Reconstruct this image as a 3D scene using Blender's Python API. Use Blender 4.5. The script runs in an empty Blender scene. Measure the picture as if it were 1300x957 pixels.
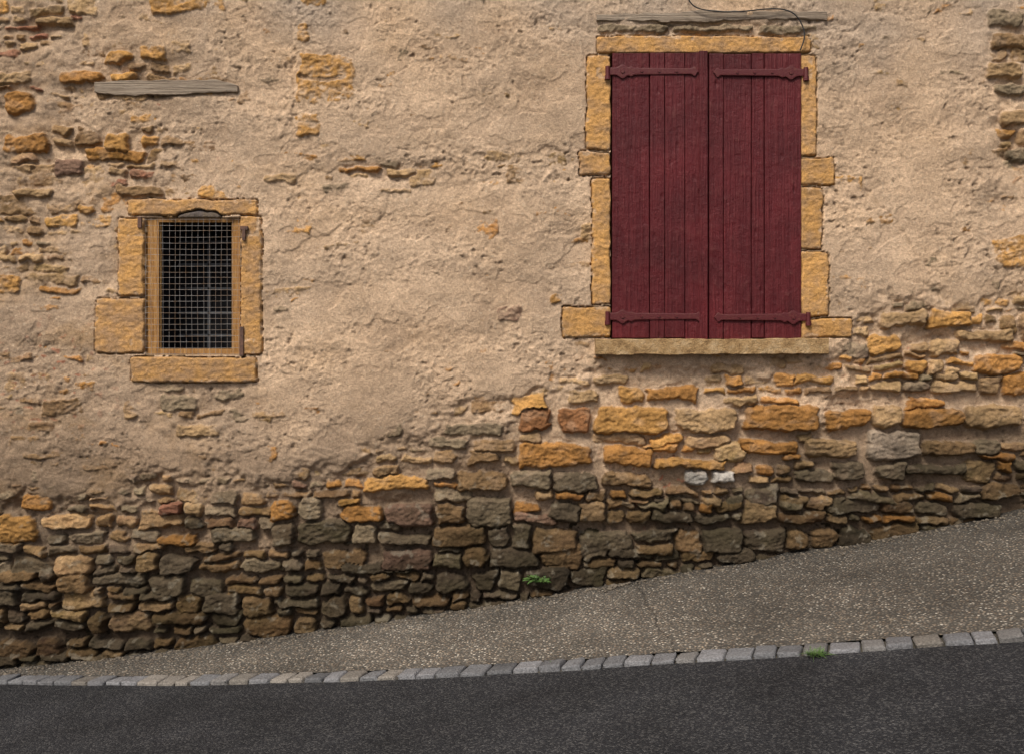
import bpy, bmesh, math, random
import numpy as np
from mathutils import Vector, Matrix
random.seed(7); rs=np.random.RandomState(11)
S=240.0; D=5.27
sc=bpy.context.scene
def WX(u): return (u-650.0)/S
def WZ(v): return (434.0-v)/S
def link(o,p=None):
    sc.collection.objects.link(o)
    if p: o.parent=p
    return o
def empty(n,p=None):
    e=bpy.data.objects.new(n,None); return link(e,p)
# ---------------- noise
def perlin(x,y,seed=0):
    r=np.random.RandomState(seed); perm=r.permutation(256); ang=r.rand(256)*2*np.pi
    gx=np.cos(ang).astype(np.float32); gy=np.sin(ang).astype(np.float32)
    x0=np.floor(x).astype(np.int32); y0=np.floor(y).astype(np.int32)
    fx=(x-x0).astype(np.float32); fy=(y-y0).astype(np.float32)
    def g(ix,iy,dx,dy):
        h=perm[(perm[ix&255]+iy)&255]; return gx[h]*dx+gy[h]*dy
    a=g(x0,y0,fx,fy); b=g(x0+1,y0,fx-1,fy); c=g(x0,y0+1,fx,fy-1); d=g(x0+1,y0+1,fx-1,fy-1)
    sx=fx*fx*fx*(fx*(fx*6-15)+10); sy=fy*fy*fy*(fy*(fy*6-15)+10)
    return ((a+(b-a)*sx)+((c+(d-c)*sx)-(a+(b-a)*sx))*sy)*1.5
def sstep(a,b,x):
    t=np.clip((x-a)/(b-a),0,1); return t*t*(3-2*t)
# ---------------- node helpers
class NT:
    def __init__(s,name):
        s.m=bpy.data.materials.new(name); s.m.use_nodes=True; s.t=s.m.node_tree; s.t.nodes.clear()
        s.o=s.n('ShaderNodeOutputMaterial'); s.b=s.n('ShaderNodeBsdfPrincipled')
        s.l(s.b.outputs[0],s.o.inputs[0]); s.pos=s.n('ShaderNodeNewGeometry').outputs['Position']
    def n(s,t,**k):
        x=s.t.nodes.new(t)
        for a,b in k.items(): setattr(x,a,b)
        return x
    def l(s,a,b): s.t.links.new(a,b)
    def mp(s,scale,src=None):
        m=s.n('ShaderNodeMapping'); m.inputs['Scale'].default_value=scale; s.l(src or s.pos,m.inputs[0]); return m.outputs[0]
    def noise(s,scale,detail=4,vec=None,rough=0.6):
        x=s.n('ShaderNodeTexNoise'); x.inputs['Scale'].default_value=scale; x.inputs['Detail'].default_value=detail
        x.inputs['Roughness'].default_value=rough; s.l(vec or s.pos,x.inputs['Vector']); return x.outputs['Fac']
    def ramp(s,f,stops):
        r=s.n('ShaderNodeValToRGB'); e=r.color_ramp.elements
        while len(e)<len(stops): e.new(0.5)
        for i,(p,c) in enumerate(stops):
            e[i].position=p; e[i].color=(c,c,c,1) if isinstance(c,(int,float)) else (*c,1)
        s.l(f,r.inputs[0]); return r.outputs[0]
    def mix(s,mode,f,a,b):
        m=s.n('ShaderNodeMix',data_type='RGBA',blend_type=mode)
        for v,i in ((f,0),(a,6),(b,7)):
            if hasattr(v,'is_linked') or hasattr(v,'links'): s.l(v,m.inputs[i])
            else: m.inputs[i].default_value=v if i==0 else (*v,1)
        return m.outputs[2]
    def math(s,op,a,b):
        m=s.n('ShaderNodeMath',operation=op)
        for i,v in enumerate((a,b)):
            if isinstance(v,(int,float)): m.inputs[i].default_value=v
            else: s.l(v,m.inputs[i])
        return m.outputs[0]
    def bump(s,h,dist,strength=1.0,prev=None):
        b=s.n('ShaderNodeBump'); b.inputs['Distance'].default_value=dist; b.inputs['Strength'].default_value=strength
        s.l(h,b.inputs['Height'])
        if prev: s.l(prev,b.inputs['Normal'])
        return b.outputs[0]
    def fin(s,col,rough,nrm=None,metal=0,spec=0.5):
        if isinstance(col,tuple): s.b.inputs['Base Color'].default_value=(*col,1)
        else: s.l(col,s.b.inputs['Base Color'])
        if isinstance(rough,(int,float)): s.b.inputs['Roughness'].default_value=rough
        else: s.l(rough,s.b.inputs['Roughness'])
        if nrm: s.l(nrm,s.b.inputs['Normal'])
        s.b.inputs['Metallic'].default_value=metal; s.b.inputs['Specular IOR Level'].default_value=spec
        return s.m

# wall material
k=NT('wall_plaster_stone')
at=k.n('ShaderNodeAttribute',attribute_name='Col').outputs['Color']
nf=k.noise(75,5,rough=0.75)
n1=k.ramp(nf,[(0.3,0.68),(0.7,1.3)])
n2=k.ramp(k.noise(260,2),[(0.3,0.74),(0.7,1.25)])
c=k.mix('MULTIPLY',1.0,at,n1); c=k.mix('MULTIPLY',0.8,c,n2)
b1=k.bump(nf,0.0085,0.85)
M_wall=k.fin(c,0.95,b1,spec=0.12)
# painted shutter
k=NT('shutter_paint')
grain=k.noise(1,5,k.mp((90,60,4)),0.65); spots=k.noise(22,4,rough=0.7)
big=k.noise(3.0,3)
c=k.mix('MIX',k.ramp(grain,[(0.42,0.0),(0.78,1.0)]),(0.078,0.0072,0.0105),(0.128,0.018,0.021))
c=k.mix('MIX',k.ramp(spots,[(0.60,0.0),(0.8,0.6)]),c,(0.18,0.062,0.056))
c=k.mix('MULTIPLY',1.0,c,k.ramp(big,[(0.3,0.72),(0.7,1.22)]))
vor=k.n('ShaderNodeTexVoronoi'); vor.inputs['Scale'].default_value=1; k.l(k.mp((11,11,5)),vor.inputs['Vector'])
knot=k.ramp(vor.outputs['Distance'],[(0.0,0.0),(0.13,1.0)])
b0=k.bump(grain,0.010,1.0); b1=k.bump(spots,0.014,0.5,b0); b2=k.bump(knot,0.006,0.8,b1)
M_shut=k.fin(c,k.ramp(spots,[(0.3,0.42),(0.7,0.65)]),b2,spec=0.3)
k=NT('hinge_paint')
c=k.mix('MIX',k.ramp(k.noise(70,4),[(0.5,0.0),(0.75,0.7)]),(0.085,0.012,0.015),(0.13,0.045,0.03))
M_hinge=k.fin(c,0.5,k.bump(k.noise(160,3),0.003,0.7),spec=0.35)
k=NT('weathered_wood')
g=k.noise(1,6,k.mp((3.5,60,150)),0.75)
c=k.ramp(g,[(0.32,(0.08,0.058,0.04)),(0.45,(0.28,0.225,0.17)),(0.72,(0.50,0.42,0.33))])
M_wood=k.fin(c,0.9,k.bump(g,0.012,1.0),spec=0.15)
k=NT('frame_wood')
g=k.noise(1,5,k.mp((80,60,8)),0.7)
c=k.ramp(g,[(0.3,(0.17,0.08,0.025)),(0.5,(0.36,0.19,0.065)),(0.72,(0.48,0.30,0.13))])
M_fwood=k.fin(c,0.85,k.bump(g,0.005,1.0),spec=0.2)
k=NT('wire_metal')
c=k.mix('MIX',k.ramp(k.noise(25,3),[(0.4,0.0),(0.65,1.0)]),(0.32,0.31,0.30),(0.25,0.17,0.11))
M_wire=k.fin(c,0.6,metal=0.1)
k=NT('rusty_iron'); c=k.ramp(k.noise(60,4),[(0.3,(0.05,0.03,0.025)),(0.7,(0.16,0.08,0.05))])
M_rust=k.fin(c,0.8,k.bump(k.noise(150,3),0.003,0.8))
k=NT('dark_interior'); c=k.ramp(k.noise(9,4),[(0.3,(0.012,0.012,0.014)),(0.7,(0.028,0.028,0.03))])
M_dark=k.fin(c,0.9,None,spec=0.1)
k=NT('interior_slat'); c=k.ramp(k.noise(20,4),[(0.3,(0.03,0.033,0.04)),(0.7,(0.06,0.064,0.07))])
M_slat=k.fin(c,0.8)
k=NT('cable_rubber'); M_cable=k.fin((0.012,0.012,0.013),0.6)
k=NT('sill_stone'); nn=k.noise(14,5,rough=0.7)
c=k.ramp(nn,[(0.3,(0.20,0.12,0.055)),(0.5,(0.38,0.25,0.12)),(0.7,(0.50,0.37,0.22))])
c=k.mix('MULTIPLY',1.0,c,k.ramp(k.noise(160,3),[(0.3,0.7),(0.7,1.2)]))
M_sill=k.fin(c,0.9,k.bump(k.noise(45,5,rough=0.7),0.014,1.0),spec=0.2)
# pavement
k=NT('exposed_aggregate')
def pebble(k,scale):
    v=k.n('ShaderNodeTexVoronoi'); v.inputs['Scale'].default_value=scale; k.l(k.pos,v.inputs['Vector'])
    return v
v1=pebble(k,82)
sep=k.n('ShaderNodeSeparateColor'); k.l(v1.outputs['Color'],sep.inputs[0])
pc=k.ramp(sep.outputs[0],[(0.0,(0.10,0.075,0.055)),(0.25,(0.22,0.17,0.13)),(0.5,(0.30,0.27,0.225)),(0.72,(0.15,0.14,0.125)),(0.84,(0.42,0.33,0.24)),(1.0,(0.74,0.70,0.62))])
edge=k.ramp(v1.outputs['Distance'],[(0.25,0.0),(0.55,1.0)])
c=k.mix('MIX',edge,pc,(0.085,0.079,0.07))
c=k.mix('MULTIPLY',1.0,c,k.ramp(k.noise(2.2,5,rough=0.65),[(0.3,0.62),(0.7,1.2)]))
at=k.n('ShaderNodeAttribute',attribute_name='Col').outputs['Color']
c=k.mix('MULTIPLY',1.0,c,at)
h=k.math('SUBTRACT',1.0,v1.outputs['Distance'])
M_pave=k.fin(c,0.8,k.bump(h,0.009,0.9),spec=0.3)
k=NT('asphalt'); v1=pebble(k,150)
sep=k.n('ShaderNodeSeparateColor'); k.l(v1.outputs['Color'],sep.inputs[0])
c=k.ramp(sep.outputs[0],[(0.0,(0.014,0.015,0.018)),(0.7,(0.027,0.028,0.031)),(1.0,(0.075,0.075,0.075))])
c=k.mix('MULTIPLY',1.0,c,k.ramp(k.noise(2.5,5),[(0.3,0.65),(0.7,1.2)]))
M_asph=k.fin(c,0.85,k.bump(k.math('SUBTRACT',1.0,v1.outputs['Distance']),0.005,0.9),spec=0.2)
k=NT('granite_sett')
at=k.n('ShaderNodeAttribute',attribute_name='Col').outputs['Color']
nn=k.noise(100,5,rough=0.7)
c=k.mix('MULTIPLY',1.0,at,k.ramp(nn,[(0.3,0.5),(0.7,1.4)]))
M_sett=k.fin(c,0.8,k.bump(nn,0.010,1.0),spec=0.2)
k=NT('gutter_dirt'); c=k.ramp(k.noise(60,6),[(0.3,(0.03,0.027,0.02)),(0.7,(0.09,0.08,0.06))])
M_dirt=k.fin(c,0.95,k.bump(k.noise(120,5),0.006,1.0))
k=NT('earth'); c=k.ramp(k.noise(1.5,6),[(0.3,(0.05,0.05,0.035)),(0.7,(0.11,0.10,0.07))]); M_earth=k.fin(c,0.95)
k=NT('leaf'); c=k.ramp(k.noise(30,3),[(0.3,(0.04,0.09,0.02)),(0.7,(0.10,0.18,0.04))]); M_leaf=k.fin(c,0.6)
k=NT('roof_tile'); g=k.n('ShaderNodeTexBrick'); g.inputs['Scale'].default_value=4; k.l(k.pos,g.inputs['Vector'])
g.inputs['Color1'].default_value=(0.25,0.11,0.06,1); g.inputs['Color2'].default_value=(0.33,0.16,0.09,1); M_roof=k.fin(g.outputs['Color'],0.9)
k=NT('plain_render'); c=k.ramp(k.noise(6,6),[(0.3,(0.28,0.20,0.14)),(0.7,(0.42,0.32,0.22))]); M_rend=k.fin(c,0.95)

house=empty('stone_house')
# ---------------- heightfield wall
def axis(segs):
    out=[]
    for a,b,st in segs: out.append(np.linspace(a,b,max(2,int(round((b-a)/st))+1))[:-1])
    out.append(np.array([segs[-1][1]])); return np.concatenate(out)
us=axis([(-1700,-400,16),(-400,-30,3.6),(-30,1330,1.25),(1330,1720,3.6),(1720,3000,16)])
vs=axis([(-700,-240,14),(-240,-20,3.6),(-20,856,1.25),(856,1180,10)])
U,V=np.meshgrid(us,vs); U=U.astype(np.float32); V=V.astype(np.float32)
Wx=4*perlin(U/34,V/30,1)+3.2*perlin(U/13,V/13,2)+1.3*perlin(U/6,V/6,30)
Wy=4.5*perlin(U/40,V/30,3)+2.6*perlin(U/14,V/13,4)+1.2*perlin(U/6,V/6,31)
ridge=lambda a:1-2*np.abs(a)
R=0.55*perlin(U/20,V/11,5)+0.40*ridge(perlin(U/13,V/7,6))-0.2+0.30*perlin(U/5,V/4,7)+0.2*perlin(U/2.8,V/2.8,71)
Cn=perlin(U/26,V/18,8)+0.7*perlin(U/8,V/6,9)
H=(-0.040+0.012*perlin(U/9,V/8,10)).astype(np.float32)
C=np.zeros(U.shape+(3,),np.float32); C[:]=(0.055,0.042,0.026)
PAL={'y':(0.54,0.295,0.095),'o':(0.45,0.225,0.070),'r':(0.34,0.16,0.07),'b':(0.30,0.19,0.095),'g':(0.27,0.21,0.135),
     'p':(0.29,0.18,0.125),'k':(0.175,0.135,0.088),'w':(0.64,0.60,0.54),'l':(0.40,0.32,0.24),'m':(0.34,0.16,0.10),'t':(0.45,0.30,0.155)}
def paint(u0,v0,u1,v1,col,prot,rot=0,rad=6,e=5,warp=1.0,rough=0.008,manual=False,tilt=0.006,col2=None,taper=0.0):
    cx,cy=(u0+u1)/2,(v0+v1)/2; a,b=(u1-u0)/2,(v1-v0)/2; m=12
    i0,i1=np.searchsorted(us,u0-m),np.searchsorted(us,u1+m); j0,j1=np.searchsorted(vs,v0-m),np.searchsorted(vs,v1+m)
    if i1<=i0 or j1<=j0: return
    s=(slice(j0,j1),slice(i0,i1))
    x=U[s]-cx+Wx[s]*warp; y=V[s]-cy+Wy[s]*warp
    cr,sr=math.cos(rot),math.sin(rot); x,y=x*cr+y*sr,-x*sr+y*cr
    bb=b*(1+taper*np.clip(x/a,-1,1)); aa=a*(1-0.5*taper*np.clip(y/b,-1,1))
    r=min(rad,a*0.9,b*0.9); qx=np.abs(x)-aa+r; qy=np.abs(y)-bb+r
    d=np.sqrt(np.maximum(qx,0)**2+np.maximum(qy,0)**2)+np.minimum(np.maximum(qx,qy),0)-r
    t=np.clip(-d/e,0,1); prof=np.sqrt(1-(1-t)**2)
    tx,ty=random.uniform(-tilt,tilt),random.uniform(-tilt,tilt)
    h=-0.022+(prot+0.022)*prof+(tx*x/a+ty*y/b+R[s]*rough)*prof
    if manual: mk=d<0
    else: mk=(d<0)&(h>H[s])
    H[s]=np.where(mk,h,H[s])
    c1=np.array(col); c2=np.array(col2 if col2 is not None else c1*0.6)
    w=np.clip(0.45+0.6*Cn[s]+random.uniform(-0.25,0.25),0,1)[...,None]
    cc=c1*(1-w)+c2*w
    C[s]=np.where(mk[...,None],cc,C[s])
manual=[(756,515,851,551,'y'),(858,518,937,548,'t'),(945,514,1043,547,'o'),(658,562,752,594,'o'),(708,516,750,550,'r'),(657,520,700,548,'r'),
(820,490,888,510,'o'),(787,490,818,512,'y'),(1010,476,1062,488,'y'),(1104,424,1146,450,'y'),(1182,393,1235,415,'y'),(1115,395,1180,417,'t'),
(1230,515,1302,542,'t'),(1153,519,1227,543,'o'),(1110,513,1150,543,'t'),(1260,299,1316,340,'y'),(1105,547,1172,584,'l'),(1048,520,1108,545,'o'),
(1025,557,1090,582,'t'),(870,598,901,616,'w'),(904,599,935,616,'w'),(835,583,925,597,'y'),(462,604,545,624,'y'),(433,642,487,664,'o'),
(593,632,650,670,'g'),(200,636,228,656,'m'),(230,637,258,657,'t'),(340,637,373,662,'o'),(378,632,408,660,'g'),(268,668,320,690,'g'),
(198,681,248,695,'o'),(650,598,700,622,'g'),(702,600,758,624,'k'),(560,536,640,553,'g'),(548,570,578,590,'b'),(490,640,550,668,'p'),
(130,168,165,192,'y'),(130,62,167,80,'y'),(173,56,212,77,'y'),(213,50,245,68,'t'),(138,90,172,103,'y'),(75,88,128,106,'o'),(0,118,42,145,'o'),
(-6,90,40,110,'t'),(68,202,106,222,'p'),(145,235,207,252,'b'),(15,238,65,252,'t'),(95,262,123,275,'y'),(2,170,60,195,'o'),(40,20,90,34,'t'),
(190,-8,287,18,'y'),(376,68,452,132,'y'),(372,143,407,175,'y'),(375,28,395,58,'y'),(378,-6,415,10,'y'),(333,220,378,235,'t'),(428,211,482,220,'o'),(488,213,530,223,'t'),(480,238,525,248,'t'),
(628,387,663,410,'p'),(697,371,716,388,'y'),(535,460,556,475,'g'),(-5,655,42,690,'y'),(22,628,66,648,'o'),(200,500,252,522,'g'),
(222,538,278,556,'t'),(270,490,312,510,'g'),(1218,640,1275,660,'k'),(1252,10,1300,36,'g'),(1258,42,1310,62,'b'),(1250,78,1300,98,'t'),(1262,104,1305,122,'g'),(1270,140,1310,160,'t'),(1278,190,1312,210,'g'),
(757,31,848,45,'g'),(852,30,958,43,'g'),(962,31,1040,44,'g'),(380,98,440,104,'o'),(950,455,1000,470,'t'),(1215,418,1290,436,'t'),(1240,450,1300,474,'o'),(720,494,760,512,'t'),(900,462,945,476,'t'),
(430,716,520,730,'k'),(485,700,548,726,'p'),(1060,588,1100,610,'k'),(1150,590,1230,604,'k'),(940,558,1015,578,'o'),(1175,560,1240,580,'b'),(1236,556,1275,580,'g'),
(765,568,830,592,'o'),(600,556,655,576,'b'),(545,555,596,570,'g'),(580,600,645,624,'b'),(765,600,830,618,'b'),(700,640,740,664,'k'),(555,640,590,664,'b')]
def overl(u0,v0,u1,v1):
    A=(u1-u0)*(v1-v0); t=0
    for m in manual:
        w=min(u1,m[2])-max(u0,m[0]); h=min(v1,m[3])-max(v0,m[1])
        if w>0 and h>0: t+=w*h
    return t/A
def pick(u,v):
    if v>605-0.02*(u-600):
        p='kkggbbbbkptgbbbto' if u<900 else 'kkkgbbbbgttbo'
        if v>680: p='kkkgbbbkbgt'
        if v<660 and 430<u<800: p='oytobbgbtbb'
    elif v>440: p='otyyootttbbbgotto' if u>600 else 'tbgbgbo'
    elif u<360: p='ytotbbtbtgmtt'
    else: p='ttobygt'
    return np.array(PAL[random.choice(p)])*random.uniform(0.75,1.18)
def stone(u0,v0,u1,v1):
    if overl(u0,v0,u1,v1)>0.28: return
    b=v1-v0
    low=(v0+v1)/2>540
    g=random.uniform(0.7,2.4) if low else random.uniform(0.2,1.6)
    prot=random.uniform(0.014,0.050) if low else random.uniform(0.024,0.048)
    col=pick((u0+u1)/2,(v0+v1)/2)
    paint(u0+g,v0+g*0.6,u1-g,v1-g*0.6,col,prot,rot=random.gauss(0,0.05),rad=random.uniform(2.5,b*0.42),e=random.uniform(2.5,5.0),
          warp=random.uniform(0.7,1.15),rough=0.011,tilt=0.010,col2=col*random.uniform(0.42,0.8)*np.array([1,random.uniform(0.9,1.04),random.uniform(0.8,1.1)]),taper=random.gauss(0,0.13))
v=-700.0
while v<1180:
    rh=random.uniform(21,35) if v>520 else random.uniform(20,34)
    u=-1700-random.uniform(0,60)
    ph=random.uniform(0,6.28); am=random.uniform(2,6); wl=random.uniform(90,220)
    while u<3000:
        off=am*math.sin(u/wl+ph)
        r=random.random()
        if r<0.42:
            seg=random.uniform(50,140); sp=rh*random.uniform(0.36,0.64)
            for (a,b) in ((0,sp),(sp,rh)):
                x=u
                while x<u+seg-8:
                    w=min((b-a)*random.uniform(1.4,4.2),u+seg-x)
                    if u+seg-(x+w)<14: w=u+seg-x
                    stone(x,v+a+off,x+w,v+b+off); x+=w
            u+=seg
        else:
            w=rh*random.uniform(0.8,2.4); dv=random.uniform(-3.0,3.0)
            stone(u,v+off+dv,u+w,v+rh+off+dv*0.3); u+=w
    v+=rh
for m in manual:
    col=np.array(PAL[m[4]])*random.uniform(0.82,1.0); vv=(m[1]+m[3])/2
    if vv>660: col=col*0.8
    prot=0.057 if vv<420 else random.uniform(0.040,0.052)
    c2=col*0.62 if m[4] in 'yt' else col*0.55
    if m[4]=='w': c2=col*0.75
    paint(m[0],m[1],m[2],m[3],col,prot,rot=random.gauss(0,0.02),rad=random.uniform(4,9),e=4.0,warp=0.95,rough=0.012,manual=True,tilt=0.005,col2=c2,taper=random.gauss(0,0.06))
# damp/dirt tinting of the lower courses
baseu=[-1700,0,200,400,560,700,850,1000,1150,1300,3000]; basev=[1075,851,830,803,780,756,731,706,680,650,320]
gx=np.linspace(-1700,3000,400); gv=np.interp(gx,baseu,basev); ker=np.hanning(31); ker/=ker.sum()
gvp=np.convolve(np.pad(gv,15,mode='reflect',reflect_type='odd'),ker,'valid')
def base_v(u): return np.interp(u,gx,gvp)
hb=base_v(U)-V
damp=1-sstep(25,205,hb+50*perlin(U/70,V/40,12)+20*perlin(U/16,V/12,13))
grn=np.clip(damp*(0.25+0.9*perlin(U/50,V/30,14)),0,1)[...,None]
st=C*(1-0.66*damp[...,None])
st=st*(1-grn*0.35)+np.array([0.052,0.048,0.022])*grn*0.35
lich=sstep(0.40,0.6,perlin(U/16,V/12,15)+0.5*perlin(U/5,V/5,16))*sstep(560,640,V)*0.35
st=st*(1-lich[...,None])+np.array([0.28,0.25,0.19])*lich[...,None]*0.85
C=st.astype(np.float32)
# plaster thickness
bu=[-1700,-100,60,160,215,350,430,500,545,640,700,745,770,1045,1075,1110,1180,1240,1300,3000]
bv=[640,650,640,625,600,598,588,560,538,515,492,485,462,452,425,392,372,380,360,380]
VB=np.interp(U,bu,bv)
nz=perlin(U/60,V/45,17)*28+perlin(U/22,V/18,18)*15+perlin(U/8,V/7,19)*8
E=V-VB+nz
T=0.052-0.030*sstep(-14,26,E)-0.030*sstep(30,110,E+nz*0.7)-0.022*sstep(590,670,V+nz*0.5)
big=perlin(U/75,V/55,20)+0.6*perlin(U/30,V/24,21)+0.3*perlin(U/11,V/9,72)
def patch(u,v,ru,rv,amt):
    global T
    w=np.exp(-(((U-u)/ru)**2+((V-v)/rv)**2)**1.5)
    T=T-amt*w*np.clip(0.78+0.75*big,0,1.7)
patch(60,150,150,160,0.023); patch(190,210,110,55,0.017); patch(60,330,105,70,0.018); patch(190,90,70,25,0.016)
patch(240,525,95,48,0.027); patch(490,218,80,11,0.017); patch(560,232,90,12,0.011); patch(1290,80,45,100,0.032); patch(1290,180,25,50,0.028)
patch(50,500,80,70,0.015); patch(-300,200,300,250,0.018); patch(1180,460,90,60,0.006); patch(900,38,160,14,0.03); patch(610,510,40,15,0.012); patch(1270,260,30,40,0.014)
patch(60,20,90,30,0.014); patch(210,112,110,12,0.03); patch(730,300,18,25,0.012); patch(1600,250,200,200,0.016); patch(60,590,80,40,0.012)
# surface of plaster
wob=perlin(U/26,V/26,74)
rc=np.clip(0.46+1.25*perlin(U/85+0.4*wob,V/60,28),0.10,1.1)
g1=perlin(U/15+0.5*wob,V/13,23); g2=perlin(U/7.5,V/6.8,24); g3=perlin(U/4,V/3.8,25)
pn=0.0070*perlin(U/55,V/42,22)+rc*(0.0042*g1+0.0036*g2+0.0022*g3)+0.0007*g3+0.0018*g1
pitn=perlin(U/9+0.6*wob,V/7.5,26)+0.5*perlin(U/4.5,V/4,27); pit=np.clip(pitn-0.40,0,0.6)
flake=sstep(0.0,0.10,perlin(U/60+0.5*wob,V/44,29)+0.22*g1+0.1*g2-0.14)
def ledge(pts):
    lv=np.interp(U,[p[0] for p in pts],[p[1] for p in pts])+9*perlin(U/25,U*0+.5,90)+4*perlin(U/8,U*0+.5,91)+3*g1
    m=sstep(pts[0][0]-20,pts[0][0]+30,U)*(1-sstep(pts[-1][0]-30,pts[-1][0]+20,U))
    return -0.006*m*sstep(0,3,V-lv)*np.exp(-np.maximum(V-lv,0)/40.0)
led=ledge([(370,225),(430,208),(530,205),(640,190),(745,188)])+ledge([(340,330),(420,290),(520,262)])+ledge([(1050,200),(1110,240),(1180,330)])
seam=-0.006*np.exp(-((U-373-5*perlin(U*0+.3,V/20,92)-3*g2)/3.0)**2)*(V<175)
P=T+pn-pit*0.017*rc-0.0042*flake+led+seam
pl=P>H
pc=np.zeros_like(C); pc[:]=(0.525,0.380,0.255)
v1=perlin(U/150,V/110,32)[...,None]; v2=perlin(U/40,V/30,33)[...,None]; v3=perlin(U/9,V/8,34)[...,None]
pc*=1+0.22*v1+0.19*v2+0.13*v3
och=np.clip(perlin(U/90,V/50,35)*1.1+0.35*perlin(U/14,V/10,36)-0.1,0,0.8)[...,None]
leftw=(0.25+0.75*np.exp(-((U-80)/240)**2))[...,None]
pc=pc*(1-och*leftw*0.6)+np.array([0.44,0.27,0.12])*och*leftw*0.6
gr=np.clip(0.5+perlin(U/110,V/130,37),0,1)[...,None]*(0.22+0.58*np.exp(-((V+10)/90)**2))[...,None]
pc=pc*(1-gr)+np.array([0.37,0.30,0.235])*gr
wash=(flake*0.14)[...,None]; pc=pc*(1-wash)+np.array([0.34,0.23,0.15])*wash
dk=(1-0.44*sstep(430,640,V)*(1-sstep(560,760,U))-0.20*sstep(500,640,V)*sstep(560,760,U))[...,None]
pc*=dk; pc*=(1-0.72*damp[...,None]); pc*=(1-0.22*sstep(360,-40,U))[...,None]  # damp, then left-side dirt with some lens vignetting painted into the plaster colour
pc*=(1-np.clip(pit*rc*1.2,0,0.4))[...,None]
pc*=(1+0.10*g2*rc+0.10*g3*rc)[...,None]
grit=sstep(0.55,0.75,perlin(U/3.6,V/3.6,75)+0.3*g2)*0.35; pc=pc*(1-grit[...,None])+np.array([0.58,0.49,0.37])*grit[...,None]*dk*(1-0.72*damp[...,None])
br=sstep(0.5,0.64,perlin(U/11,V/8,38)+0.25*perlin(U/5,V/5,39))*np.clip(np.exp(-((U-60)/70)**2-((V-480)/60)**2)+np.exp(-((U-830)/60)**2-((V-590)/60)**2)+np.exp(-((U-1130)/70)**2-((V-460)/30)**2),0,1)*0.8
pc=pc*(1-br[...,None])+np.array([0.34,0.11,0.06])*br[...,None]
# mortar smear on stones just proud of the plaster
dust=np.clip(np.exp(-np.clip(H-P,0,1)/0.008)*(0.55+0.9*perlin(U/10,V/8,76)+0.4*g3),0,0.88)*np.clip(1.1-damp,0,1)
dust=np.clip(dust+0.22*sstep(0.1,0.5,perlin(U/20,V/14,77))*(V<640),0,0.9)
C=C*(1-dust[...,None])+pc*dust[...,None]
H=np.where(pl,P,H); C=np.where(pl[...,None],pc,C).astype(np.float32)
# dressed ochre blocks round the openings
Y=np.array((0.545,0.305,0.108))
def block(u0,v0,u1,v1,f=1.0,prot=0.060,col=None,warp=0.42,e=2.6,rad=4):
    f*=random.uniform(0.90,1.03)
    col=(Y*1.04*f if col is None else np.array(col)); c2=col*np.array([0.68,0.76,1.15])
    paint(u0+.7,v0+.7,u1-.7,v1-.7,col,prot,rad=rad,e=e,warp=warp,rough=0.0056,manual=True,tilt=0.0015,col2=c2)
block(757,45,1031,70); block(743,70,777,192); block(734,192,777,224,1,0.060); block(750,225,777,388); block(712,388,777,430,0.95)
block(1015,70,1038,199); block(1015,199,1062,237,1,0.060); block(1015,237,1046,318,0.95); block(1015,318,1054,403); block(1015,403,1083,430,0.9)
block(162,252,329,275,1.0); block(148,276,185,377,1.0); block(119,377,185,450,0.95); block(304,273,334,452,1.0); block(165,452,328,487,0.9,0.066)
block(222,267,283,300,1,0.054,(0.16,0.125,0.085),0.6,4,13)
edge=perlin(U/12,V/12,80)+0.6*perlin(U/5,V/5,81)
def smear(u0,v0,u1,v1,w=6):
    dd=np.minimum(np.minimum(U-u0,u1-U),np.minimum(V-v0,v1-V))
    m=(dd>0)&(dd<w*(0.25+1.2*edge))
    C[m]=0.4*C[m]+0.6*pc[m]; H[m]-=0.002
for r_ in [(743,70,900,192),(734,192,800,224),(750,225,800,388),(712,388,800,430),(900,199,1062,237),(900,237,1046,318),(900,318,1054,403),(900,403,1083,430),(757,45,1031,100),(148,276,200,377),(119,377,200,450),(162,252,329,300),(280,273,334,452),(165,430,328,487)]: smear(*r_)
def recess(u0,v0,u1,v1,h,col):
    m=(U>u0)&(U<u1)&(V>v0)&(V<v1); H[m]=h+0.002*R[m]; C[m]=col
recess(776,68.5,1017,431,-0.02,(0.10,0.06,0.03))
recess(184,277,305,451,0.022,(0.36,0.21,0.08))
nv,nu=U.shape
co=np.stack([(U-650)/S,-H,(434-V)/S],-1).reshape(-1,3).astype(np.float32)
idx=np.arange(nv*nu,dtype=np.int32).reshape(nv,nu)
q=np.stack([idx[1:,:-1],idx[1:,1:],idx[:-1,1:],idx[:-1,:-1]],-1)
uc=(us[1:]+us[:-1])/2; vc=(vs[1:]+vs[:-1])/2
hole=((vc>283)&(vc<443))[:,None]&((uc>202)&(uc<292))[None,:]
q=q[~hole].reshape(-1,4)
def fast_mesh(name,co,q,cols=None,smooth=True):
    me=bpy.data.meshes.new(name); me.vertices.add(len(co)); me.vertices.foreach_set('co',co.ravel())
    me.loops.add(q.size); me.loops.foreach_set('vertex_index',q.ravel().astype(np.int32))
    me.polygons.add(len(q)); me.polygons.foreach_set('loop_start',np.arange(0,q.size,4,dtype=np.int32))
    try: me.polygons.foreach_set('loop_total',np.full(len(q),4,dtype=np.int32))
    except Exception: pass
    me.update(calc_edges=True)
    me.polygons.foreach_set('use_smooth',np.full(len(q),smooth))
    if cols is not None:
        a=me.color_attributes.new('Col','FLOAT_COLOR','POINT')
        a.data.foreach_set('color',np.concatenate([cols,np.ones((len(cols),1))],1).astype(np.float32).ravel())
    me.update(); return me
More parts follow.
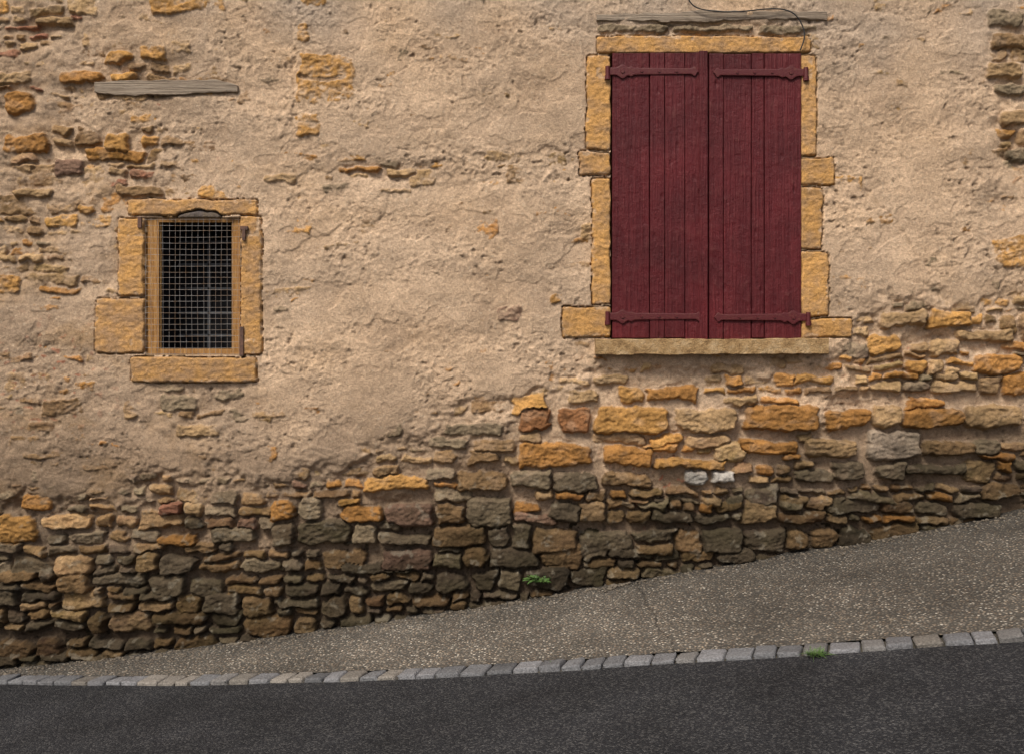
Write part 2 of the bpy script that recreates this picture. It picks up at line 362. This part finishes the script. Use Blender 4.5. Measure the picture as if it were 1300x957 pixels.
me=fast_mesh('front_wall',co,q,np.clip(C,0.004,1).reshape(-1,3)); me.materials.append(M_wall)
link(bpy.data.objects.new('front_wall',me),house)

# ---------------- mesh helpers
def bm_obj(name,bm,mat,parent,smooth=False):
    me=bpy.data.meshes.new(name); bm.to_mesh(me); bm.free(); me.materials.append(mat)
    if smooth: me.polygons.foreach_set('use_smooth',[True]*len(me.polygons))
    return link(bpy.data.objects.new(name,me),parent)
def add_box(bm,x0,x1,y0,y1,z0,z1,bev=0.0,seg=2,cuts=0):
    t=bmesh.new(); bmesh.ops.create_cube(t,size=1)
    for v in t.verts: v.co=Vector((x0+(v.co.x+.5)*(x1-x0),y0+(v.co.y+.5)*(y1-y0),z0+(v.co.z+.5)*(z1-z0)))
    if bev: bmesh.ops.bevel(t,geom=t.edges[:],offset=bev,segments=seg,affect='EDGES',profile=0.6)
    m=bpy.data.meshes.new('t'); t.to_mesh(m); t.free(); n=len(bm.verts); bm.from_mesh(m); bpy.data.meshes.remove(m)
    bm.verts.ensure_lookup_table(); return bm.verts[n:]
def pbox(bm,u0,v0,u1,v1,yf,dep,bev=0.002):
    return add_box(bm,WX(u0),WX(u1),-yf,-yf+dep,WZ(v1),WZ(v0),bev)
def rough_bar(name,pts_top,pts_bot,yf,dep,mat,parent,seed=0,amp=0.003):
    n=140
    ux=np.linspace(pts_top[0][0],pts_top[-1][0],n)
    tv=np.interp(ux,[p[0] for p in pts_top],[p[1] for p in pts_top]); bv=np.interp(ux,[p[0] for p in pts_bot],[p[1] for p in pts_bot])
    nz=(perlin(ux/18,ux*0+seed+.3,50)+0.4*perlin(ux/5,ux*0+seed+.3,52))*amp*S; nz2=(perlin(ux/15,ux*0+seed+9.5,51)+0.4*perlin(ux/5,ux*0+seed+.3,53))*amp*S
    nf=perlin(ux/30,ux*0+seed+3.3,54)
    bm=bmesh.new(); rings=[]
    for i in range(n):
        x=WX(ux[i]); a=WZ(tv[i]+nz[i]); b=WZ(bv[i]+nz2[i]); f=-yf-0.8*amp*float(nf[i]); c=min(0.0035,(a-b)*0.3)
        prof=[(f+dep,a),(f+c,a),(f+c*.3,a-c*.35),(f,a-c),(f-0.0005,(a+b)/2),(f,b+c),(f+c*.3,b+c*.35),(f+c,b),(f+dep,b)]
        rings.append([bm.verts.new((x,p[0],p[1])) for p in prof])
    for i in range(n-1):
        for j in range(8): bm.faces.new((rings[i][j+1],rings[i+1][j+1],rings[i+1][j],rings[i][j]))
        bm.faces.new((rings[i][0],rings[i+1][0],rings[i+1][8],rings[i][8]))
    bm.faces.new(rings[0]); bm.faces.new(rings[-1][::-1])
    bmesh.ops.recalc_face_normals(bm,faces=bm.faces[:])
    return bm_obj(name,bm,mat,parent,False)
# ---------------- big shuttered window
win=empty('shuttered_window',house)
yf=0.060
def leaf(name,seams,top,bot,yf):
    p=empty(name,win)
    for i in range(len(seams)-1):
        bm=bmesh.new(); g=random.uniform(0.35,0.7)
        y=yf+random.uniform(-0.003,0.003)
        pbox(bm,seams[i]+g,top+random.uniform(-1,1),seams[i+1]-g,bot+random.uniform(-1,1),y,0.028,0.0028)
        for v in bm.verts: v.co.x+=random.uniform(-0.0006,0.0006)
        bm_obj('plank_%d'%(i+1),bm,M_shut,p)
    return p
L=leaf('shutter_leaf_left',[776.5,824.5,843.5,869,889,898],68,430,yf)
Rr=leaf('shutter_leaf_right',[899.5,918,953.5,970,1017],69,430,yf-0.003)
bm=bmesh.new(); pbox(bm,887,66,897.5,431.5,yf+0.010,0.02,0.003); bm_obj('cover_strip',bm,M_shut,L)
bm=bmesh.new(); pbox(bm,777.5,70,1016,429.5,yf-0.024,0.03,0); bm_obj('shutter_back_battens',bm,M_shut,win)
def disc(bm,u,v,r,yfr,th,seg=20):
    m=Matrix.Translation((WX(u),-yfr+th/2,WZ(v)))@Matrix.Rotation(math.pi/2,4,'X')
    bmesh.ops.create_cone(bm,cap_ends=True,segments=seg,radius1=r/S,radius2=r/S*0.85,depth=th,matrix=m)
def strap(name,ua,ub,v,parent,sgn):
    bm=bmesh.new(); y=yf+0.009
    n=60; pts=[]
    for i in range(n+1):
        t=i/n; u=ua+(ub-ua)*t; du=abs(u-ua)
        w=4.6-1.2*t
        w+=4.6*math.exp(-((du-16)/5.0)**2)
        w+=2.2*math.exp(-((du-27)/2.5)**2)
        w+=2.8*math.exp(-((t-0.955)/0.02)**2)
        if t>0.97: w*=max(0.12,(1-t)/0.03)
        pts.append((u,w))
    rows=[]
    for u,w in pts:
        x=WX(u); z=WZ(v); w/=S
        rows.append([bm.verts.new((x,-y+0.009,z+w)),bm.verts.new((x,-y+0.001,z+w)),bm.verts.new((x,-y,z+w*.75)),bm.verts.new((x,-y,z-w*.75)),bm.verts.new((x,-y+0.001,z-w)),bm.verts.new((x,-y+0.009,z-w))])
    for i in range(n):
        for j in range(5): bm.faces.new((rows[i][j],rows[i+1][j],rows[i+1][j+1],rows[i][j+1]))
    bm.faces.new(rows[0]); bm.faces.new(rows[-1])
    bmesh.ops.recalc_face_normals(bm,faces=bm.faces[:])
    for d in [16,40,62,84]: disc(bm,ua+sgn*d,v,2.0 if d>16 else 3.0,y+0.004,0.005,12)
    bm_obj(name,bm,M_hinge,parent)
    bm=bmesh.new()
    m=Matrix.Translation((WX(ua-sgn*3),-y+0.002,WZ(v)))
    bmesh.ops.create_cone(bm,cap_ends=True,segments=16,radius1=0.012,radius2=0.012,depth=0.052,matrix=m)
    m=Matrix.Translation((WX(ua-sgn*3),-y+0.002,WZ(v+8)))
    bmesh.ops.create_cone(bm,cap_ends=True,segments=16,radius1=0.015,radius2=0.015,depth=0.022,matrix=m)
    add_box(bm,WX(ua-sgn*3)-0.006,WX(ua-sgn*3)+0.006,-y,-0.03,WZ(v+9),WZ(v+5),0.001)
    bm_obj(name+'_pintle',bm,M_hinge,parent)
strap('strap_hinge_top',774,886,92,L,1); strap('strap_hinge_bottom',774,892,402,L,1)
strap('strap_hinge_top_r',1019,905,93.5,Rr,-1); strap('strap_hinge_bottom_r',1022,906,403,Rr,-1)
rough_bar('window_sill',[(755,431),(1047,430)],[(755,450),(1047,449)],0.120,0.13,M_sill,win,3,0.0042)
rough_bar('timber_lintel',[(757,19),(850,17),(900,14),(1049,15)],[(757,27),(900,29),(960,25),(1049,26)],0.060,0.04,M_wood,win,5,0.008)
# ---------------- small barred window
sw=empty('wire_mesh_window',house)
x0,x1,z0,z1=WX(201),WX(293),WZ(444),WZ(282)
bm=bmesh.new()
def quad(bm,a,b,c,d): bm.faces.new([bm.verts.new(p) for p in (a,b,c,d)])
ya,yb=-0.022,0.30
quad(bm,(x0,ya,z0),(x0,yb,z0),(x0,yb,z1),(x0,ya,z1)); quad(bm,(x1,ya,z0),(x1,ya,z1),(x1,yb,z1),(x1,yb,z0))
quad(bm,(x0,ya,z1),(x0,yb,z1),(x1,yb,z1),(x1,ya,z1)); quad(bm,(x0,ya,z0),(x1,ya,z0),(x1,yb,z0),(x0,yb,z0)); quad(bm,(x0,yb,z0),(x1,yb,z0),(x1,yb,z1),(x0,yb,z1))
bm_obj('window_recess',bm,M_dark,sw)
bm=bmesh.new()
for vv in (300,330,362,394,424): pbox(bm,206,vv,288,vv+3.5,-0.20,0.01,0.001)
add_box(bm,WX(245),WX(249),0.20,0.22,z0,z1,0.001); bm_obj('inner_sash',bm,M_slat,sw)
bm=bmesh.new()
pbox(bm,293,278,304,450,0.034,0.03,0.002); pbox(bm,186,278,200.5,450,0.034,0.03,0.002); pbox(bm,200.5,443,293,450,0.034,0.03,0.002); pbox(bm,200.5,277.5,293,282,0.033,0.03,0.002)
bm_obj('timber_frame',bm,M_fwood,sw)
bm=bmesh.new()
def wire(p0,p1,bowv,r=0.00085,n=8):
    pr=None
    for i in range(n+1):
        t=i/n; c=Vector(p0).lerp(Vector(p1),t)+Vector(bowv)*math.sin(math.pi*t)
        a=(Vector(p1)-Vector(p0)).normalized(); s=a.cross(Vector((0,1,0))).normalized(); w=Vector((0,1,0))
        rg=[bm.verts.new(c+s*r*math.cos(k*math.pi/2)+w*r*math.sin(k*math.pi/2)) for k in range(4)]
        if pr:
            for k in range(4): bm.faces.new((pr[k],pr[(k+1)%4],rg[(k+1)%4],rg[k]))
        pr=rg
u=184.5
while u<307:
    wire((WX(u),-0.044,WZ(451)),(WX(u+random.uniform(-.8,.8)),-0.044,WZ(277)),(random.uniform(-.003,.003),-0.006,0)); u+=7.4
v=279.0
while v<451:
    wire((WX(183.5),-0.0455,WZ(v)),(WX(307),-0.0455,WZ(v+random.uniform(-.8,.8))),(0,-0.006,random.uniform(-.004,.001))); v+=7.4
bm_obj('wire_mesh',bm,M_wire,sw)
bm=bmesh.new(); pbox(bm,306,288,316,293,0.075,0.03,0.002); pbox(bm,309,291,313,306,0.078,0.012,0.002); pbox(bm,305,415,310,452,0.068,0.012,0.002); pbox(bm,176,276,181,290,0.068,0.012,0.002)
bm_obj('iron_fixings',bm,M_rust,sw)
rough_bar('old_timber_board',[(121,106),(160,103),(275,102),(302,109)],[(121,119),(160,122),(240,120),(302,117)],0.060,0.05,M_wood,house,8,0.005)
# cable
cu=bpy.data.curves.new('cable','CURVE'); cu.dimensions='3D'; cu.bevel_depth=0.0035; cu.bevel_resolution=3
sp=cu.splines.new('NURBS'); P_=[(860,-60),(868,-8),(874,10),(892,17),(930,19),(965,15),(990,13),(1008,20),(1019,38),(1020,52),(1014,66)]
sp.points.add(len(P_)-1)
for i,(a,b) in enumerate(P_): sp.points[i].co=(WX(a),-0.078 - (0.01 if i%2 else 0),WZ(b),1)
sp.use_endpoint_u=True; sp.order_u=4; cu.materials.append(M_cable)
link(bpy.data.objects.new('electric_cable',cu),house)
# rest of the house (sides, back, roof)
bm=bmesh.new(); XL,XR=WX(-1700)+0.0,WX(3000); ZT=WZ(-700)
quad(bm,(XL,0,-8),(XL,6,-8),(XL,6,ZT),(XL,0,ZT)); quad(bm,(XR,0,-8),(XR,0,ZT),(XR,6,ZT),(XR,6,-8)); quad(bm,(XL,6,-8),(XR,6,-8),(XR,6,ZT),(XL,6,ZT))
bm_obj('side_and_back_walls',bm,M_rend,house)
bm=bmesh.new()
quad(bm,(XL-.2,-0.2,ZT-.02),(XR+.2,-0.2,ZT-.02),(XR+.2,3,ZT+1.6),(XL-.2,3,ZT+1.6)); quad(bm,(XL-.2,6.2,ZT-.02),(XL-.2,3,ZT+1.6),(XR+.2,3,ZT+1.6),(XR+.2,6.2,ZT-.02))
bm_obj('roof',bm,M_roof,house)
# ---------------- ground
def fz(x):
    u=650+np.asarray(x,dtype=float)*S
    z=WZ(base_v(u))
    z=np.where(u<-1700,WZ(gvp[0])+(u+1700)/S*0.13,z); z=np.where(u>3000,WZ(gvp[-1])+(u-3000)/S*0.17,z); return z
def solve(u,v):
    lo,hi=0.2,1.0
    f=lambda t:(434-v)/S*t-float(fz((u-650)/S*t))
    for _ in range(50):
        m=(lo+hi)/2
        if f(m)>0: lo=m
        else: hi=m
    t=(lo+hi)/2; return (u-650)/S*t,D*(1-t)
pts=[solve(u,v) for u,v in [(0,863),(200,860),(400,857),(560,851),(700,844),(850,836),(1000,827),(1150,815),(1300,801)]]
px=np.array([p[0] for p in pts]); pd=np.array([p[1] for p in pts])
cf=np.polyfit(px,pd,2)
def dl(x):
    xc=np.clip(x,px[0],px[-1]); d=np.polyval(cf,xc); sl0=2*cf[0]*px[0]+cf[1]; sl1=2*cf[0]*px[-1]+cf[1]
    d=d+np.where(x<px[0],np.maximum(sl0,0.1)*(x-px[0])*0.3,0)+np.where(x>px[-1],sl1*(x-px[-1])*0.6,0)
    return np.maximum(d,0.12)
SW=0.115
def sheet(name,xs,fy0,fy1,n,dz,mat,colf=None,bumpy=0):
    t=np.linspace(0,1,n)[:,None]; X=np.repeat(xs[None,:],n,0); Yy=fy0(xs)[None,:]*(1-t)+fy1(xs)[None,:]*t
    Z=fz(X)+dz
    if bumpy: Z=Z+bumpy*(perlin(X*2.3,Yy*2.3,60)+0.3*perlin(X*9,Yy*9,61))
    co=np.stack([X,Yy,Z],-1).reshape(-1,3).astype(np.float32); w=len(xs)
    idx=np.arange(n*w).reshape(n,w); q=np.stack([idx[:-1,:-1],idx[:-1,1:],idx[1:,1:],idx[1:,:-1]],-1).reshape(-1,4)
    cols=colf(X,Yy).reshape(-1,3) if colf else None
    me=fast_mesh(name,co,q[:,::-1] ,cols); me.materials.append(mat)
    if me.polygons[0].normal.z<0: me.flip_normals()
    return link(bpy.data.objects.new(name,me))
xs=np.linspace(-9.5,9.5,500)
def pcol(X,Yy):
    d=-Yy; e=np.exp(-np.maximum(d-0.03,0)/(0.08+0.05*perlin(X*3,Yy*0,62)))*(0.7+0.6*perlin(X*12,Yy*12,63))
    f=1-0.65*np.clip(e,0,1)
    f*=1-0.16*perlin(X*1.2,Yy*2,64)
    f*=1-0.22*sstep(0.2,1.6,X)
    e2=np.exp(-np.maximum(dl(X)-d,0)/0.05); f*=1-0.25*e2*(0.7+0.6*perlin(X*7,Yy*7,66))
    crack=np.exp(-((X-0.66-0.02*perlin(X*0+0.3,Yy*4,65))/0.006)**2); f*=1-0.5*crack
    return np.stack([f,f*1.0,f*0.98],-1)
xsp=np.unique(np.concatenate([np.linspace(-9.5,9.5,900),np.linspace(0.6,0.74,60)]))
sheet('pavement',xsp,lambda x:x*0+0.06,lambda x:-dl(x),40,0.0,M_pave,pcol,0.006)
sheet('gutter_bed',xs,lambda x:-dl(x)+0.02,lambda x:-dl(x)-SW-0.02,4,-0.012,M_dirt)
sheet('road',xs,lambda x:-dl(x)-SW,lambda x:x*0-9.0,60,-0.006,M_asph,None,0.004)
gxs=np.concatenate([np.linspace(-150,-10,30),np.linspace(-9.6,9.6,120),np.linspace(10,150,30)])
sheet('ground',gxs,lambda x:x*0+150,lambda x:x*0-150,60,-0.05,M_earth)
# setts
cols=[]; x=-6.0; full=bmesh.new()
while x<6.0:
    w=random.uniform(0.08,0.12); dy=float(dl(x+w)-dl(x)); a=math.atan2(-dy,w)
    cx=x+w/2; cy=-float(dl(cx))-SW/2+random.uniform(-.006,.006); cz=float(fz(cx)); sl=math.atan2(float(fz(cx+.05)-fz(cx-.05)),.1)
    vs_=add_box(full,-w/2+.003,w/2-.003,-SW/2+.002+random.uniform(0,.010),SW/2-.002,-0.06,0.007+random.uniform(-.003,.004),0.011,3)
    M=Matrix.Translation((cx,cy,cz))@Matrix.Rotation(a+random.gauss(0,.05),4,'Z')@Matrix.Rotation(-sl+random.gauss(0,.025),4,'Y')@Matrix.Rotation(random.gauss(0,.03),4,'X')
    b=random.uniform(0.85,1.45); cc=random.choice([(0.165,0.167,0.175),(0.185,0.18,0.175),(0.14,0.143,0.15),(0.19,0.175,0.155)])
    for v in vs_:
        v.co=M@v.co+Vector((random.uniform(-1,1),random.uniform(-1,1),random.uniform(-1,1)))*0.0026; cols.append([cc[0]*b,cc[1]*b,cc[2]*b,1])
    x+=w*math.cos(a)
o=bm_obj('sett_gutter',full,M_sett,None,True)
a=o.data.color_attributes.new('Col','FLOAT_COLOR','POINT'); a.data.foreach_set('color',np.array(cols,dtype=np.float32).ravel())
k=NT('crumb_stone'); c=k.ramp(k.noise(25,4),[(0.3,(0.06,0.05,0.038)),(0.7,(0.20,0.17,0.13))]); M_cr=k.fin(c,0.95)
bm=bmesh.new()
for i in range(1300):
    X=random.uniform(-4.5,4.5); y=-0.045-abs(random.gauss(0,0.05)); r=random.uniform(0.003,0.010)*(1.8 if random.random()<.06 else 1)
    if i>1100: y=-random.uniform(0.1,1.0)*float(dl(X)); r*=0.6
    m=Matrix.Translation((X,y,float(fz(X))+r*.3))@Matrix.Rotation(random.uniform(0,6),4,'Z')@Matrix.Diagonal((r*random.uniform(.8,1.6),r,r*.7,1))
    bmesh.ops.create_icosphere(bm,subdivisions=1,radius=1,matrix=m)
bm_obj('loose_gravel',bm,M_cr,None)
# weeds
def weed(name,X,y,z,n,hl,ln,broad):
    bm=bmesh.new()
    for i in range(n):
        a=random.uniform(0,6.28); l=ln*random.uniform(.5,1.1); w=hl*random.uniform(.6,1.2); el=random.uniform(.3,1.3)
        d=Vector((math.cos(a)*math.cos(el),math.sin(a)*math.cos(el)*0.7-0.25,math.sin(el))).normalized(); s=d.cross(Vector((random.uniform(-.3,.3),-.3,1))).normalized()
        o=Vector((X+random.uniform(-1,1)*ln*.5,y+random.uniform(-1,0)*ln*.2,z)); pr=None
        prof=[0.15,0.2,0.9,1.0,0.6,0.02] if broad else [1,.9,.8,.6,.4,.05]
        for j,pw in enumerate(prof):
            t=j/5; c=o+d*l*t+Vector((0,0,-l*.45*t*t)); rg=(bm.verts.new(c-s*w*pw),bm.verts.new(c+Vector((0,0,-w*.3*pw))),bm.verts.new(c+s*w*pw))
            if pr: bm.faces.new((pr[0],pr[1],rg[1],rg[0])); bm.faces.new((pr[1],pr[2],rg[2],rg[1]))
            pr=rg
    bm_obj(name,bm,M_leaf,None,True)
weed('weed_plant',WX(684),-0.05,WZ(736),36,0.009,0.075,True)
tx,td=solve(1040,836); weed('grass_tuft',tx,-td,float(fz(tx)),90,0.0016,0.065,False)
tx,td=solve(700,846); weed('grass_tuft',tx,-td,float(fz(tx)),14,0.0014,0.03,False)
# ---------------- light, sky, camera
w=bpy.data.worlds.new('World'); sc.world=w; w.use_nodes=True; nt=w.node_tree; bg=nt.nodes['Background']
sky=nt.nodes.new('ShaderNodeTexSky'); sky.sky_type='NISHITA'; sky.sun_disc=False
el=math.radians(50); az=math.atan2(-0.42,-0.75)
sky.sun_elevation=el; sky.sun_rotation=az; sky.air_density=0.7; sky.dust_density=5.0; sky.ozone_density=0.4
nt.links.new(sky.outputs[0],bg.inputs[0]); bg.inputs[1].default_value=0.12
sd=bpy.data.lights.new('sun','SUN'); sd.energy=3.0; sd.angle=math.radians(16); sd.color=(1,0.93,0.82)
so=link(bpy.data.objects.new('sun',sd)); dirv=Vector((math.sin(az)*math.cos(el),math.cos(az)*math.cos(el),math.sin(el)))
so.rotation_euler=dirv.to_track_quat('Z','Y').to_euler(); so.location=dirv*20
cam=bpy.data.cameras.new('camera'); co_=link(bpy.data.objects.new('camera',cam)); co_.location=(0,-D-0.05,0); co_.rotation_euler=(math.pi/2,0,0)
cam.sensor_width=36; cam.lens=36*(D)/(1300/S); cam.shift_y=-(478.5-434)/1300; cam.clip_end=1000; cam.clip_start=0.05
sc.camera=co_
sc.view_settings.view_transform='Standard'; sc.view_settings.look='None'; sc.view_settings.exposure=0
